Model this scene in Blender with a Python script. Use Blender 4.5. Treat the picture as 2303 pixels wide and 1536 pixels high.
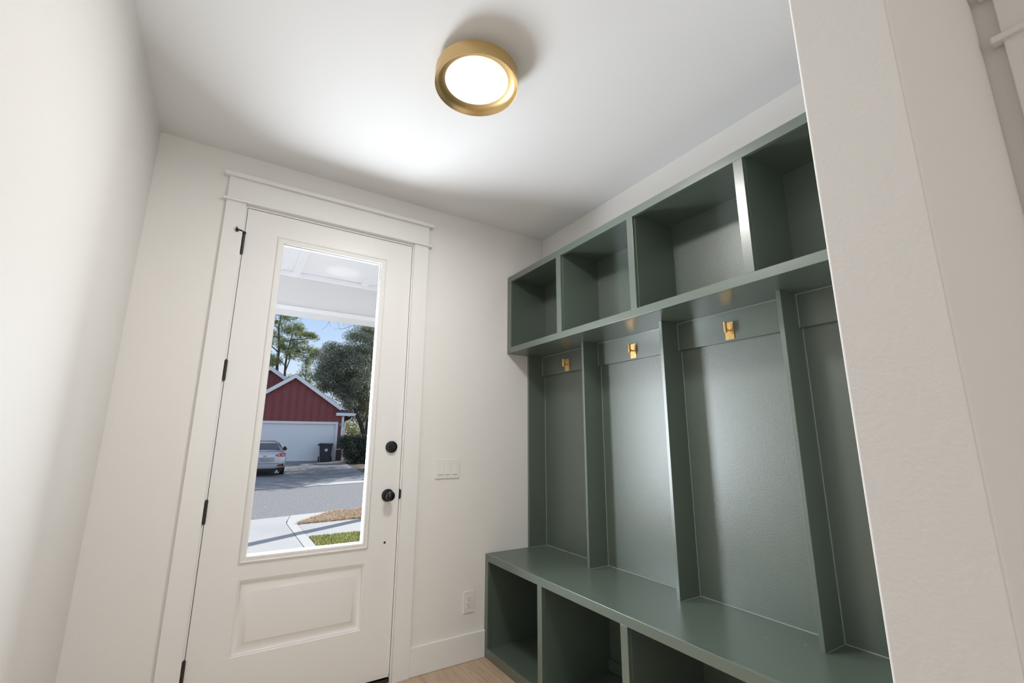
import bpy, bmesh, math, random
import numpy as np
from mathutils import Vector, Matrix

for o in list(bpy.data.objects): bpy.data.objects.remove(o)
S = bpy.context.scene
COL = S.collection
rad = math.radians

# ------------------------------------------------------------------ camera
cam_d = bpy.data.cameras.new('camera'); cam = bpy.data.objects.new('camera', cam_d); COL.objects.link(cam)
_r = Vector((0.84630358, -0.53268236, 0.00444466)); _u = Vector((-0.11607255, -0.17625523, 0.97747699)); _f = Vector((0.51990136, 0.82775817, 0.21099523))
M = Matrix.Identity(4)
for i in range(3):
    M[i][0] = _r[i]; M[i][1] = _u[i]; M[i][2] = -_f[i]
M[0][3], M[1][3], M[2][3] = 0.0242, -2.6251, 1.2601
cam.matrix_world = M
cam_d.sensor_width = 36; cam_d.lens = 1012.37 / 2303 * 36; cam_d.clip_start = 0.02; cam_d.clip_end = 300
S.camera = cam

# ------------------------------------------------------------------ view, sky, sun, daylight, added fill
S.view_settings.view_transform = 'Standard'; S.view_settings.look = 'None'
S.view_settings.gamma = 1; S.view_settings.use_curve_mapping = False
S.view_settings.exposure = 0.0

W = bpy.data.worlds.new('sky'); S.world = W; W.use_nodes = True
nt = W.node_tree; nt.nodes.clear()
out = nt.nodes.new('ShaderNodeOutputWorld'); bg = nt.nodes.new('ShaderNodeBackground')
tc = nt.nodes.new('ShaderNodeTexCoord'); sp = nt.nodes.new('ShaderNodeSeparateXYZ'); cr = nt.nodes.new('ShaderNodeValToRGB')
nt.links.new(tc.outputs['Generated'], sp.inputs[0]); nt.links.new(sp.outputs['Z'], cr.inputs[0])
cr.color_ramp.elements[0].position = 0.0; cr.color_ramp.elements[0].color = (0.86, 0.92, 1.0, 1)
cr.color_ramp.elements[1].position = 0.75; cr.color_ramp.elements[1].color = (0.36, 0.42, 0.52, 1)
e = cr.color_ramp.elements.new(0.20); e.color = (0.55, 0.73, 0.97, 1)
e = cr.color_ramp.elements.new(0.32); e.color = (0.36, 0.56, 0.92, 1)
nt.links.new(cr.outputs[0], bg.inputs[0]); bg.inputs[1].default_value = 1.0
nt.links.new(bg.outputs[0], out.inputs[0])

def light(name, kind, loc, energy, color, target=None, direction=None, **kw):
    d = bpy.data.lights.new(name, kind); d.energy = energy; d.color = color
    for k, v in kw.items(): setattr(d, k, v)
    o = bpy.data.objects.new(name, d); COL.objects.link(o); o.location = loc
    v = Vector(direction) if direction else Vector(target) - Vector(loc)
    o.rotation_euler = v.to_track_quat('-Z', 'Y').to_euler()
    return o
light('sun', 'SUN', (20, 15, 20), 5.2, (1.0, 0.97, 0.92), direction=(-0.84, -0.545, -0.74), angle=rad(0.6))
light('door_daylight', 'AREA', (0.37, 0.26, 1.31), 50, (0.87, 0.93, 1.0), direction=(0.70, -1, 0.0), shape='RECTANGLE', size=0.60, size_y=1.20)
light('porch_bounce', 'AREA', (-1.1, 0.95, -0.02), 15, (1.0, 0.98, 0.95), direction=(0, 0, 1), shape='RECTANGLE', size=2.6, size_y=1.3)
light('rear_fill', 'AREA', (0.0, -6.6, 1.4), 23, (1.0, 0.93, 0.83), direction=(0, 1, 0.0), shape='RECTANGLE', size=0.8, size_y=2.3)  # soft fill lamp added behind the camera; no window modelled there

# ------------------------------------------------------------------ materials
def nodes(name):
    m = bpy.data.materials.new(name); m.use_nodes = True
    n = m.node_tree; b = n.nodes['Principled BSDF']
    return m, n, b
def simple(name, col, rough=0.5, metal=0.0, bump=None, coat=0.0, emit=None, spec=0.5, var=None):
    """bump=(scale, strength, distance); var=(scale, second colour, detail)"""
    m, n, b = nodes(name)
    b.inputs['Base Color'].default_value = (*col, 1); b.inputs['Roughness'].default_value = rough
    b.inputs['Metallic'].default_value = metal; b.inputs['Coat Weight'].default_value = coat; b.inputs['Coat Roughness'].default_value = rough*0.85 if 'green' in name else 0.03
    b.inputs['Specular IOR Level'].default_value = spec
    t = n.nodes.new('ShaderNodeTexCoord')
    if var:
        z = n.nodes.new('ShaderNodeTexNoise'); z.inputs['Scale'].default_value = var[0]; z.inputs['Detail'].default_value = var[2] if len(var) > 2 else 4
        n.links.new(t.outputs['Object'], z.inputs['Vector'])
        r = n.nodes.new('ShaderNodeValToRGB'); r.color_ramp.elements[0].position = 0.35; r.color_ramp.elements[1].position = 0.65
        r.color_ramp.elements[0].color = (*col, 1); r.color_ramp.elements[1].color = (*var[1], 1)
        n.links.new(z.outputs['Fac'], r.inputs[0]); n.links.new(r.outputs[0], b.inputs['Base Color'])
    if bump:
        z = n.nodes.new('ShaderNodeTexNoise'); z.inputs['Scale'].default_value = bump[0]; z.inputs['Detail'].default_value = 2
        n.links.new(t.outputs['Object'], z.inputs['Vector'])
        k = n.nodes.new('ShaderNodeBump'); k.inputs['Strength'].default_value = bump[1]; k.inputs['Distance'].default_value = bump[2]
        n.links.new(z.outputs['Fac'], k.inputs['Height']); n.links.new(k.outputs[0], b.inputs['Normal'])
    if emit:
        b.inputs['Emission Color'].default_value = (*emit[0], 1); b.inputs['Emission Strength'].default_value = emit[1]
    return m

M_wall = simple('wall_paint', (0.84, 0.82, 0.79), 0.62, bump=(130, 0.16, 0.002))
M_ceil = simple('ceiling_paint', (0.86, 0.86, 0.86), 0.75, bump=(110, 0.08, 0.002))
M_trim = simple('trim_paint', (0.86, 0.85, 0.83), 0.32)
M_door = simple('door_paint', (0.85, 0.84, 0.82), 0.34, bump=(18, 0.02, 0.002))
M_green = simple('green_paint', (0.098, 0.130, 0.105), 0.34, bump=(35, 0.05, 0.0015), spec=1.0, coat=0.5)
M_greentex = simple('green_wall_paint', (0.098, 0.130, 0.105), 0.40, bump=(230, 0.34, 0.0018), spec=1.0, coat=0.7)
M_brass = simple('brushed_brass', (0.86, 0.58, 0.24), 0.26, 1.0)
M_brassring = simple('satin_brass', (0.66, 0.47, 0.22), 0.36, 1.0)
M_bronze = simple('dark_bronze', (0.055, 0.052, 0.046), 0.42, 0.6)
M_black = simple('matt_black', (0.012, 0.012, 0.013), 0.36, 0.3)
M_rubber = simple('black_rubber', (0.012, 0.012, 0.012), 0.7)
M_plastic = simple('white_plastic', (0.82, 0.81, 0.79), 0.30)
M_steel = simple('steel', (0.6, 0.6, 0.58), 0.35, 1.0)
M_diff = simple('lamp_diffuser', (0.30, 0.29, 0.27), 0.6, emit=((1.0, 0.93, 0.83), 0.93))
M_slot = simple('socket_slot', (0.05, 0.05, 0.05), 0.6)

def green_speck():
    m, n, b = nodes('green_paint_dusty'); b.inputs['Roughness'].default_value = 0.30
    t = n.nodes.new('ShaderNodeTexCoord'); v = n.nodes.new('ShaderNodeTexVoronoi'); v.inputs['Scale'].default_value = 13
    z = n.nodes.new('ShaderNodeTexNoise'); z.inputs['Scale'].default_value = 3.2
    ad = n.nodes.new('ShaderNodeMath'); ad.operation = 'MULTIPLY'; ad.inputs[1].default_value = 0.15
    lt = n.nodes.new('ShaderNodeMath'); lt.operation = 'LESS_THAN'
    sb = n.nodes.new('ShaderNodeMath'); sb.operation = 'SUBTRACT'; sb.inputs[1].default_value = 0.045; sb.use_clamp = True
    n.links.new(t.outputs['Object'], v.inputs['Vector']); n.links.new(t.outputs['Object'], z.inputs['Vector'])
    n.links.new(z.outputs['Fac'], ad.inputs[0]); n.links.new(ad.outputs[0], sb.inputs[0])
    n.links.new(v.outputs['Distance'], lt.inputs[0]); n.links.new(sb.outputs[0], lt.inputs[1])
    mx = n.nodes.new('ShaderNodeMix'); mx.data_type = 'RGBA'
    mx.inputs[6].default_value = (0.098, 0.130, 0.105, 1); mx.inputs[7].default_value = (0.34, 0.36, 0.33, 1)
    n.links.new(lt.outputs[0], mx.inputs[0]); n.links.new(mx.outputs[2], b.inputs['Base Color'])
    return m
M_greenspeck = green_speck()

def glass_mat(name, specks=True, gloss=1.0):
    m = bpy.data.materials.new(name); m.use_nodes = True; n = m.node_tree; n.nodes.clear()
    o = n.nodes.new('ShaderNodeOutputMaterial'); tr = n.nodes.new('ShaderNodeBsdfTransparent'); gl = n.nodes.new('ShaderNodeBsdfGlossy')
    gl.inputs['Roughness'].default_value = 0.0
    fr = n.nodes.new('ShaderNodeFresnel'); fr.inputs['IOR'].default_value = 1.06
    mx = n.nodes.new('ShaderNodeMixShader')
    n.links.new(fr.outputs[0], mx.inputs[0]); n.links.new(tr.outputs[0], mx.inputs[1]); n.links.new(gl.outputs[0], mx.inputs[2])
    last = mx
    if specks:
        t = n.nodes.new('ShaderNodeTexCoord'); v = n.nodes.new('ShaderNodeTexVoronoi'); v.inputs['Scale'].default_value = 75
        z = n.nodes.new('ShaderNodeTexNoise'); z.inputs['Scale'].default_value = 5
        n.links.new(t.outputs['Object'], v.inputs['Vector']); n.links.new(t.outputs['Object'], z.inputs['Vector'])
        a = n.nodes.new('ShaderNodeMapRange'); a.inputs['From Min'].default_value = 0.48; a.inputs['From Max'].default_value = 0.75; a.inputs['To Max'].default_value = 0.16
        n.links.new(z.outputs['Fac'], a.inputs['Value'])
        lt = n.nodes.new('ShaderNodeMath'); lt.operation = 'LESS_THAN'
        n.links.new(v.outputs['Distance'], lt.inputs[0]); n.links.new(a.outputs[0], lt.inputs[1])
        d = n.nodes.new('ShaderNodeBsdfDiffuse'); d.inputs['Color'].default_value = (0.8, 0.8, 0.8, 1)
        m2 = n.nodes.new('ShaderNodeMath'); m2.operation = 'MULTIPLY'; m2.inputs[1].default_value = 0.5
        n.links.new(lt.outputs[0], m2.inputs[0])
        ms = n.nodes.new('ShaderNodeMixShader'); n.links.new(m2.outputs[0], ms.inputs[0]); n.links.new(mx.outputs[0], ms.inputs[1]); n.links.new(d.outputs[0], ms.inputs[2])
        last = ms
    n.links.new(last.outputs[0], o.inputs[0]); return m
M_glass = glass_mat('door_glass')

def floor_mat():
    m, n, b = nodes('oak_planks'); b.inputs['Roughness'].default_value = 0.42
    t = n.nodes.new('ShaderNodeTexCoord'); mp = n.nodes.new('ShaderNodeMapping'); mp.inputs['Rotation'].default_value = (0, 0, rad(90))
    n.links.new(t.outputs['Object'], mp.inputs[0])
    br = n.nodes.new('ShaderNodeTexBrick'); br.inputs['Scale'].default_value = 1; br.inputs['Brick Width'].default_value = 1.5; br.inputs['Row Height'].default_value = 0.18
    br.inputs['Mortar Size'].default_value = 0.0012; br.inputs['Color1'].default_value = (0.54, 0.40, 0.28, 1); br.inputs['Color2'].default_value = (0.59, 0.445, 0.32, 1); br.inputs['Mortar'].default_value = (0.2, 0.13, 0.08, 1)
    n.links.new(mp.outputs[0], br.inputs['Vector'])
    m2 = n.nodes.new('ShaderNodeMapping'); m2.inputs['Scale'].default_value = (26, 2.2, 1); n.links.new(t.outputs['Object'], m2.inputs[0])
    z = n.nodes.new('ShaderNodeTexNoise'); z.inputs['Scale'].default_value = 1.6; z.inputs['Detail'].default_value = 9; z.inputs['Distortion'].default_value = 1.6
    n.links.new(m2.outputs[0], z.inputs['Vector'])
    r = n.nodes.new('ShaderNodeValToRGB'); r.color_ramp.elements[0].position = 0.38; r.color_ramp.elements[0].color = (0.83, 0.79, 0.75, 1); r.color_ramp.elements[1].position = 0.58; r.color_ramp.elements[1].color = (1, 1, 1, 1)
    n.links.new(z.outputs['Fac'], r.inputs[0])
    mx = n.nodes.new('ShaderNodeMix'); mx.data_type = 'RGBA'; mx.blend_type = 'MULTIPLY'; mx.inputs[0].default_value = 1
    n.links.new(br.outputs[0], mx.inputs[6]); n.links.new(r.outputs[0], mx.inputs[7]); n.links.new(mx.outputs[2], b.inputs['Base Color'])
    return m
M_floor = floor_mat()

# ------------------------------------------------------------------ mesh helpers
def box(bm, x0, x1, y0, y1, z0, z1):
    if x0 > x1: x0, x1 = x1, x0
    if y0 > y1: y0, y1 = y1, y0
    if z0 > z1: z0, z1 = z1, z0
    v = [bm.verts.new(p) for p in ((x0,y0,z0),(x1,y0,z0),(x1,y1,z0),(x0,y1,z0),(x0,y0,z1),(x1,y0,z1),(x1,y1,z1),(x0,y1,z1))]
    for f in ((0,3,2,1),(4,5,6,7),(0,1,5,4),(1,2,6,5),(2,3,7,6),(3,0,4,7)): bm.faces.new([v[i] for i in f])
def prism(bm, pts, a0, a1, axis='y'):
    """extrude polygon pts (2-D) along an axis from a0 to a1"""
    def P(p, a):
        return (p[0], a, p[1]) if axis == 'y' else ((a, p[0], p[1]) if axis == 'x' else (p[0], p[1], a))
    A = [bm.verts.new(P(p, a0)) for p in pts]; B = [bm.verts.new(P(p, a1)) for p in pts]
    bm.faces.new(A); bm.faces.new(B[::-1]); n = len(pts)
    for i in range(n): bm.faces.new((A[i], B[i], B[(i+1) % n], A[(i+1) % n]))
def tube(bm, pts, r, seg=12, cap=True):
    pts = [Vector(p) for p in pts]; rs = r if isinstance(r, (list, tuple)) else [r]*len(pts); rings = []
    ref = None
    for i, p in enumerate(pts):
        d = (pts[min(i+1, len(pts)-1)] - pts[max(i-1, 0)]).normalized()
        if ref is None: ref = d.orthogonal().normalized()
        a = (ref - d*ref.dot(d)).normalized(); b = d.cross(a); ref = a
        rings.append([bm.verts.new(p + (a*math.cos(2*math.pi*k/seg) + b*math.sin(2*math.pi*k/seg))*rs[i]) for k in range(seg)])
    for i in range(len(rings)-1):
        for k in range(seg): bm.faces.new((rings[i][k], rings[i][(k+1) % seg], rings[i+1][(k+1) % seg], rings[i+1][k]))
    if cap: bm.faces.new(rings[0][::-1]); bm.faces.new(rings[-1])
def lathe(bm, prof, origin, axis, seg=48, close=False):
    """prof = [(radius, height)] around axis through origin"""
    ax = Vector(axis).normalized(); a = ax.orthogonal().normalized(); b = ax.cross(a); o = Vector(origin); rings = []
    for r, h in prof:
        rings.append([bm.verts.new(o + ax*h)] if r < 1e-6 else [bm.verts.new(o + ax*h + (a*math.cos(2*math.pi*k/seg) + b*math.sin(2*math.pi*k/seg))*r) for k in range(seg)])
    pairs = list(zip(rings, rings[1:])) + ([(rings[-1], rings[0])] if close else [])
    for A, B in pairs:
        for k in range(seg):
            k2 = (k+1) % seg
            if len(A) == 1 and len(B) > 1: bm.faces.new((A[0], B[k2], B[k]))
            elif len(B) == 1 and len(A) > 1: bm.faces.new((A[k], A[k2], B[0]))
            elif len(A) > 1: bm.faces.new((A[k], A[k2], B[k2], B[k]))
def rect_profile(bm, x0, x1, z0, z1, prof, fill=True):
    """concentric rectangular mouldings in a wall facing -y; prof = [(inset, y)]"""
    L = []
    for i, y in prof:
        L.append([bm.verts.new(p) for p in ((x0+i, y, z0+i), (x1-i, y, z0+i), (x1-i, y, z1-i), (x0+i, y, z1-i))])
    for A, B in zip(L, L[1:]):
        for k in range(4): bm.faces.new((A[k], A[(k+1) % 4], B[(k+1) % 4], B[k]))
    if fill: bm.faces.new(L[-1])

def obj(name, bm, mat, parent=None, bevel=0.0, smooth=False, label=None, seg=2, local=False):
    bmesh.ops.recalc_face_normals(bm, faces=bm.faces)
    me = bpy.data.meshes.new(name); bm.to_mesh(me); bm.free()
    o = bpy.data.objects.new(name, me); COL.objects.link(o)
    for m in (mat if isinstance(mat, list) else [mat]): me.materials.append(m)
    if smooth:
        for p in me.polygons: p.use_smooth = True
        me.set_sharp_from_angle(angle=rad(40))
    if parent is not None:
        o.parent = parent
        if not local:
            q = parent; off = Vector((0, 0, 0))
            while q is not None: off += q.location; q = q.parent
            me.transform(Matrix.Translation(-off))
    if bevel:
        b = o.modifiers.new('bevel', 'BEVEL'); b.width = bevel; b.segments = seg; b.limit_method = 'ANGLE'; b.angle_limit = rad(40)
        b.harden_normals = False
    if label: o['label'] = label
    return o
def bx(*boxes):
    bm = bmesh.new()
    for b in boxes: box(bm, *b)
    return bm
def thing(name, label, cat, loc=(0, 0, 0), rz=0, group=None, kind=None):
    o = bpy.data.objects.new(name, None); COL.objects.link(o); o.location = loc; o.rotation_euler = (0, 0, rz)
    o.empty_display_size = 0.1
    if label: o['label'] = label
    if cat: o['category'] = cat
    if group: o['group'] = group
    if kind: o['kind'] = kind
    return o
def tag(o, label, cat, group=None, kind=None):
    if label: o['label'] = label
    if cat: o['category'] = cat
    if group: o['group'] = group
    if kind: o['kind'] = kind
    return o
def struct(name, bm, mat, label, cat, **kw):
    return tag(obj(name, bm, mat, **kw), label, cat, kind='structure')
def dup(root, loc, label=None, group=None):
    r = root.copy(); COL.objects.link(r); r.location = loc
    if label: r['label'] = label
    if group: r['group'] = group
    for ch in list(root.children):
        c = ch.copy(); COL.objects.link(c); c.parent = r
        for g in list(ch.children):
            d = g.copy(); COL.objects.link(d); d.parent = c
    return r

# ------------------------------------------------------------------ room shell
XL, XR, HC = -0.414, 1.948, 2.758
NX, NY0, NY1 = 0.834, -2.312, -2.446           # wall stub closing the end of the lockers
struct('floor', bx((XL-0.15, 4.0, -6.9, 0.0, -0.08, 0.0)), M_floor, 'light oak plank floor', 'floor')
struct('ceiling', bx((XL-0.15, 4.0, -6.9, 0.15, HC, HC+0.12)), M_ceil, 'smooth white ceiling with the round brass lamp', 'ceiling')
struct('wall_back', bx((XL, -0.024, 0, 0.15, -0.05, HC), (0.938, XR, 0, 0.15, -0.05, HC), (-0.024, 0.938, 0, 0.15, 2.484, HC)), M_wall, 'off-white wall around the entry door', 'wall')
struct('wall_left', bx((XL-0.15, XL, -6.9, 0.15, -0.05, HC)), M_wall, 'bright off-white wall left of the entry door', 'wall')
struct('wall_right', bx((XR, XR+0.15, NY0, 0.15, -0.05, HC)), M_wall, 'off-white wall above the green cubbies', 'wall')
struct('wall_partition', bx((NX, XR+0.15, NY1, NY0, 0, HC)), M_wall, 'off-white wall end beside the green lockers', 'wall', bevel=0.004, seg=3)
struct('wall_near_right', bx((1.530, 1.66, -2.56, NY1, 0, HC), (1.530, 1.66, -3.32, -2.56, 2.20, HC), (1.530, 1.66, -6.9, -3.32, 0, HC)), M_wall, 'shaded wall with the cased opening at far right', 'wall')

def baseboard(name, pts, label):
    bm = bmesh.new()
    for b in pts: box(bm, *b)
    return struct(name, bm, M_trim, label, 'baseboard', bevel=0.004)
baseboard('baseboard_back', [(1.018, 1.485, -0.015, 0.0, 0, 0.146)], 'white baseboard between the door casing and the green bench')
baseboard('baseboard_left', [(XL, XL+0.015, -6.9, -0.016, 0, 0.146)], 'white baseboard along the left wall')
baseboard('baseboard_left_back', [(XL+0.0005, -0.101, -0.015, 0.0, 0, 0.146)], 'white baseboard left of the entry door')

# door casing
t = thing('trim_1', 'white craftsman casing around the entry door', 'door casing', (0.457, 0, 0), kind='structure')
obj('side_casing', bx((-0.101, -0.011, -0.019, 0.0, 0, 2.476)), M_trim, t, bevel=0.0015)
obj('side_casing', bx((0.925, 1.018, -0.019, 0.0, 0, 2.476)), M_trim, t, bevel=0.0015)
obj('fillet', bx((-0.119, 1.040, -0.033, 0.0, 2.476, 2.489)), M_trim, t, bevel=0.004, seg=3)
obj('header_board', bx((-0.101, 1.020, -0.019, 0.0, 2.489, 2.612)), M_trim, t, bevel=0.0015)
obj('cap', bx((-0.124, 1.046, -0.036, 0.0, 2.612, 2.635)), M_trim, t, bevel=0.002)
# jamb, stop and threshold
t = thing('trim_2', 'white door jamb and dark threshold holding the entry door', 'door frame', (0.457, 0.05, 0), kind='structure')
obj('jamb', bx((-0.024, -0.0026, -0.001, 0.15, 0, 2.484), (0.9175, 0.938, -0.001, 0.15, 0, 2.484), (-0.0026, 0.9175, -0.001, 0.15, 2.4635, 2.484)), M_trim, t)
obj('stop', bx((-0.0035, 0.012, 0.049, 0.062, 0.03, 2.4635), (0.902, 0.9175, 0.049, 0.062, 0.03, 2.4635), (-0.0035, 0.9175, 0.049, 0.062, 2.45, 2.4635)), M_rubber, t, label='black weatherstrip')
obj('threshold', bx((-0.0035, 0.9175, 0.002, 0.15, 0, 0.018), (-0.0035, 0.9175, 0.028, 0.12, 0.018, 0.032)), M_bronze, t, bevel=0.003, label='dark bronze threshold')

# cased opening on the near right wall
t = thing('trim_3', 'white casing of the opening at the far right edge', 'door casing', (1.53, -2.9, 0), kind='structure')
obj('side_casing', bx((1.511, 1.530, -2.575, -2.485, 0, 2.207)), M_trim, t, bevel=0.0015)
obj('side_casing', bx((1.511, 1.530, -3.395, -3.305, 0, 2.207)), M_trim, t, bevel=0.0015)
obj('fillet', bx((1.497, 1.530, -3.413, -2.466, 2.205, 2.222)), M_trim, t, bevel=0.003)
obj('header_board', bx((1.511, 1.530, -3.395, -2.485, 2.222, 2.347)), M_trim, t, bevel=0.0015)
obj('cap', bx((1.494, 1.530, -3.419, -2.462, 2.347, 2.37)), M_trim, t, bevel=0.002)
struct('door_2', bx((1.56, 1.60, -3.32, -2.56, 0.01, 2.20)), M_door, 'white closed door in the far right opening', 'door')

# ------------------------------------------------------------------ entry door
D = thing('door_1', 'white entry door with a tall glass lite and lower raised panel', 'door', (0.457, 0.022, 0.045), kind='structure')
SZ0, SZ1 = 0.045, 2.460
LX0, LX1, LZ0, LZ1 = 0.180, 0.732, 0.702, 2.312      # lite cut-out
PX0, PX1, PZ0, PZ1 = 0.164, 0.750, 0.280, 0.603      # moulded panel
bm = bmesh.new()
Y0, Y1 = 0.0, 0.044
xs = [0, PX0, LX0, LX1, PX1, 0.914]
for b in ((0, PX0, SZ0, SZ1), (PX1, 0.914, SZ0, SZ1), (PX0, PX1, SZ0, PZ0), (PX0, PX1, PZ1, LZ0), (PX0, PX1, LZ1, SZ1), (PX0, LX0, LZ0, LZ1), (LX1, PX1, LZ0, LZ1)):
    box(bm, b[0], b[1], Y0, Y1, b[2], b[3])
box(bm, PX0, PX1, 0.02, Y1, PZ0, PZ1)
obj('door_slab', bm, M_door, D)
bm = bmesh.new()
rect_profile(bm, PX0, PX1, PZ0, PZ1, [(0, 0.0), (0.003, 0.0035), (0.008, 0.004), (0.012, 0.010), (0.018, 0.0130), (0.026, 0.0135), (0.050, 0.0035), (0.053, 0.0012), (0.056, 0.0008)])
obj('raised_panel', bm, M_door, D, smooth=True)
for nm, s in (('lite_frame', 1), ('exterior_lite_frame', -1)):
    bm = bmesh.new()
    fy = lambda y: y if s == 1 else 0.044 - y
    pr = [(0, 0.0), (0.002, -0.005), (0.006, -0.0085), (0.010, -0.009), (0.013, -0.006), (0.019, -0.0065), (0.024, -0.0085), (0.029, -0.0075), (0.033, -0.003), (0.033, 0.018)]
    rect_profile(bm, 0.154, 0.759, 0.675, 2.340, [(i, fy(y)) for i, y in pr], fill=False)
    obj(nm, bm, M_trim, D, smooth=True)
obj('glass_pane', bx((0.182, 0.730, 0.019, 0.025, 0.704, 2.310)), M_glass, D)
obj('door_sweep', bx((0.002, 0.912, 0.001, 0.042, 0.030, 0.045)), M_plastic, D, label='white plastic door sweep')
# hinges
for k, (z0, z1) in enumerate(((2.199, 2.309), (1.535, 1.636), (0.869, 0.973), (0.206, 0.309))):
    bm = bmesh.new(); n = 5; hh = (z1 - z0)/n
    for i in range(n): tube(bm, [(-0.003, -0.0055, z0+i*hh+0.0006), (-0.003, -0.0055, z0+(i+1)*hh-0.0006)], 0.0066, 16)
    tube(bm, [(-0.003, -0.0055, z0-0.004), (-0.003, -0.0055, z1+0.004)], 0.0036, 10)
    box(bm, -0.0032, -0.0012, -0.001, 0.03, z0, z1)
    h = obj('hinge', bm, M_bronze, D, smooth=True, label='dark bronze hinge barrel')
    if k == 0:
        bm = bmesh.new()
        tube(bm, [(-0.003, -0.0055, z1+0.002), (-0.003, -0.0055, z1+0.012)], 0.0085, 14)
        tube(bm, [(-0.003, -0.010, z1+0.010), (-0.018, -0.022, z1+0.012), (-0.034, -0.026, z1+0.010)], 0.0025, 8)
        tube(bm, [(-0.003, -0.008, z1-0.004), (-0.014, -0.018, z1+0.009), (-0.034, -0.026, z1+0.010)], 0.0022, 8)
        tube(bm, [(-0.036, -0.020, z1+0.004), (-0.036, -0.032, z1+0.012)], [0.0065, 0.0075], 14)
        tube(bm, [(-0.036, -0.024, z1+0.010), (-0.040, -0.028, z1+0.026)], 0.0022, 8)
        obj('hinge_pin_stop', bm, M_black, h, smooth=True, label='small black door stop arm on the top hinge')
# deadbolt
bm = bmesh.new(); lathe(bm, [(0, 0.0), (0.0335, 0.0), (0.0335, 0.008), (0.031, 0.014), (0.024, 0.0165), (0.0, 0.0165)], (0.8545, 0.0, 1.2105), (0, -1, 0))
db = obj('deadbolt', bm, M_black, D, smooth=True, label='matt black round deadbolt')
bm = bmesh.new()
lathe(bm, [(0, 0.016), (0.0215, 0.016), (0.021, 0.021), (0.0, 0.022)], (0.8545, 0, 1.2105), (0, -1, 0), 32)
prism(bm, [(0.838, 1.216), (0.871, 1.209), (0.871, 1.203), (0.853, 1.203), (0.838, 1.209)], -0.034, -0.021)
obj('thumb_turn', bm, M_black, db, bevel=0.0012)
# knob
bm = bmesh.new(); lathe(bm, [(0, 0.0), (0.0345, 0.0), (0.0345, 0.004), (0.032, 0.009), (0.016, 0.012), (0.0, 0.012)], (0.850, 0.0, 0.9455), (0, -1, 0))
kb = obj('knob_rose', bm, M_black, D, smooth=True, label='matt black round knob rose')
bm = bmesh.new(); lathe(bm, [(0, 0.010), (0.012, 0.010), (0.011, 0.026), (0.018, 0.034), (0.0255, 0.044), (0.0265, 0.052), (0.023, 0.060), (0.014, 0.0645), (0, 0.0655)], (0.850, 0.0, 0.9455), (0, -1, 0))
obj('door_knob', bm, simple('knob_black', (0.03, 0.03, 0.032), 0.28, 0.7), kb, smooth=True, label='round black door knob')
bm = bmesh.new(); lathe(bm, [(0, -0.0002), (0.0062, -0.0002), (0.0058, 0.0015), (0.003, 0.001), (0, 0.0005)], (0.8492, 0, 0.697), (0, -1, 0), 20)
obj('screw_plug', bm, M_rubber, D, label='small dark round plug')
# strike plate on the casing side
bm = bmesh.new(); P = [(0.9155 + 0.013*math.sin(a), 0.949 + 0.028*math.cos(a)) for a in np.linspace(0, math.pi, 13)]
prism(bm, P, -0.0005, -0.0035)
box(bm, 0.9155, 0.9175, -0.0015, 0.03, 0.921, 0.977)
obj('strike_plate', bm, M_black, bpy.data.objects['trim_2'], label='black strike plate lip')

# ------------------------------------------------------------------ ceiling light
LC = (0.7367, -1.211)
t = thing('ceiling_light', 'round brass drum ceiling light with glowing white disc', 'ceiling light', (LC[0], LC[1], HC))
bm = bmesh.new(); lathe(bm, [(0, -0.0), (0.12, 0.0), (0.12, -0.034), (0, -0.034)], (LC[0], LC[1], HC), (0, 0, 1))
obj('canopy', bm, M_plastic, t, smooth=True)
bm = bmesh.new()
lathe(bm, [(0.112, -0.034), (0.163, -0.034), (0.1676, -0.038), (0.1690, -0.060), (0.1690, -0.0975), (0.1680, -0.0985), (0.1665, -0.0975), (0.160, -0.086), (0.150, -0.077), (0.138, -0.073), (0.129, -0.071), (0.112, -0.068)], (LC[0], LC[1], HC), (0, 0, 1), 96, close=True)
obj('drum_ring', bm, M_brassring, t, smooth=True, label='satin brass drum ring')
bm = bmesh.new(); lathe(bm, [(0, -0.058), (0.129, -0.058), (0.129, -0.0715), (0.124, -0.0745), (0.09, -0.0775), (0, -0.0795)], (LC[0], LC[1], HC), (0, 0, 1), 96)
obj('diffuser', bm, M_diff, t, smooth=True, label='glowing white diffuser disc')

light('ceiling_lamp_light', 'AREA', (LC[0], LC[1], HC-0.10), 18, (1.0, 0.975, 0.945), direction=(0, 0, -1), shape='DISK', size=0.27)

# ------------------------------------------------------------------ switches and outlet
t = thing('light_switch', 'white triple rocker switch plate between the door and the lockers', 'light switch', (1.211, 0, 1.0785))
obj('cover_plate', bx((1.131, 1.291, -0.0065, 0, 1.0215, 1.1355)), M_plastic, t, bevel=0.003, seg=3)
for i in range(3):
    cx = 1.165 + 0.046*i
    bm = bmesh.new(); rect_profile(bm, cx-0.0185, cx+0.0185, 1.044, 1.113, [(0, -0.0064), (0.001, -0.0075), (0.0022, -0.0075), (0.003, -0.0060)])
    prism(bm, [(-0.006, 1.0475), (-0.0115, 1.0475), (-0.0080, 1.0785), (-0.0065, 1.1095), (-0.006, 1.1095)], cx-0.0145, cx+0.0145, axis='x')
    obj('rocker', bm, M_plastic, t, bevel=0.0006)
bm = bmesh.new()
for i in range(3):
    for z in (1.030, 1.127): lathe(bm, [(0, 0.006), (0.0026, 0.006), (0.0024, 0.0074), (0, 0.0076)], (1.165+0.046*i, 0, z), (0, -1, 0), 12)
obj('cover_screws', bm, M_plastic, t)['kind'] = 'stuff'
t = thing('power_outlet', 'white double socket low on the wall beside the bench', 'outlet', (1.3755, 0, 0.3125))
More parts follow.
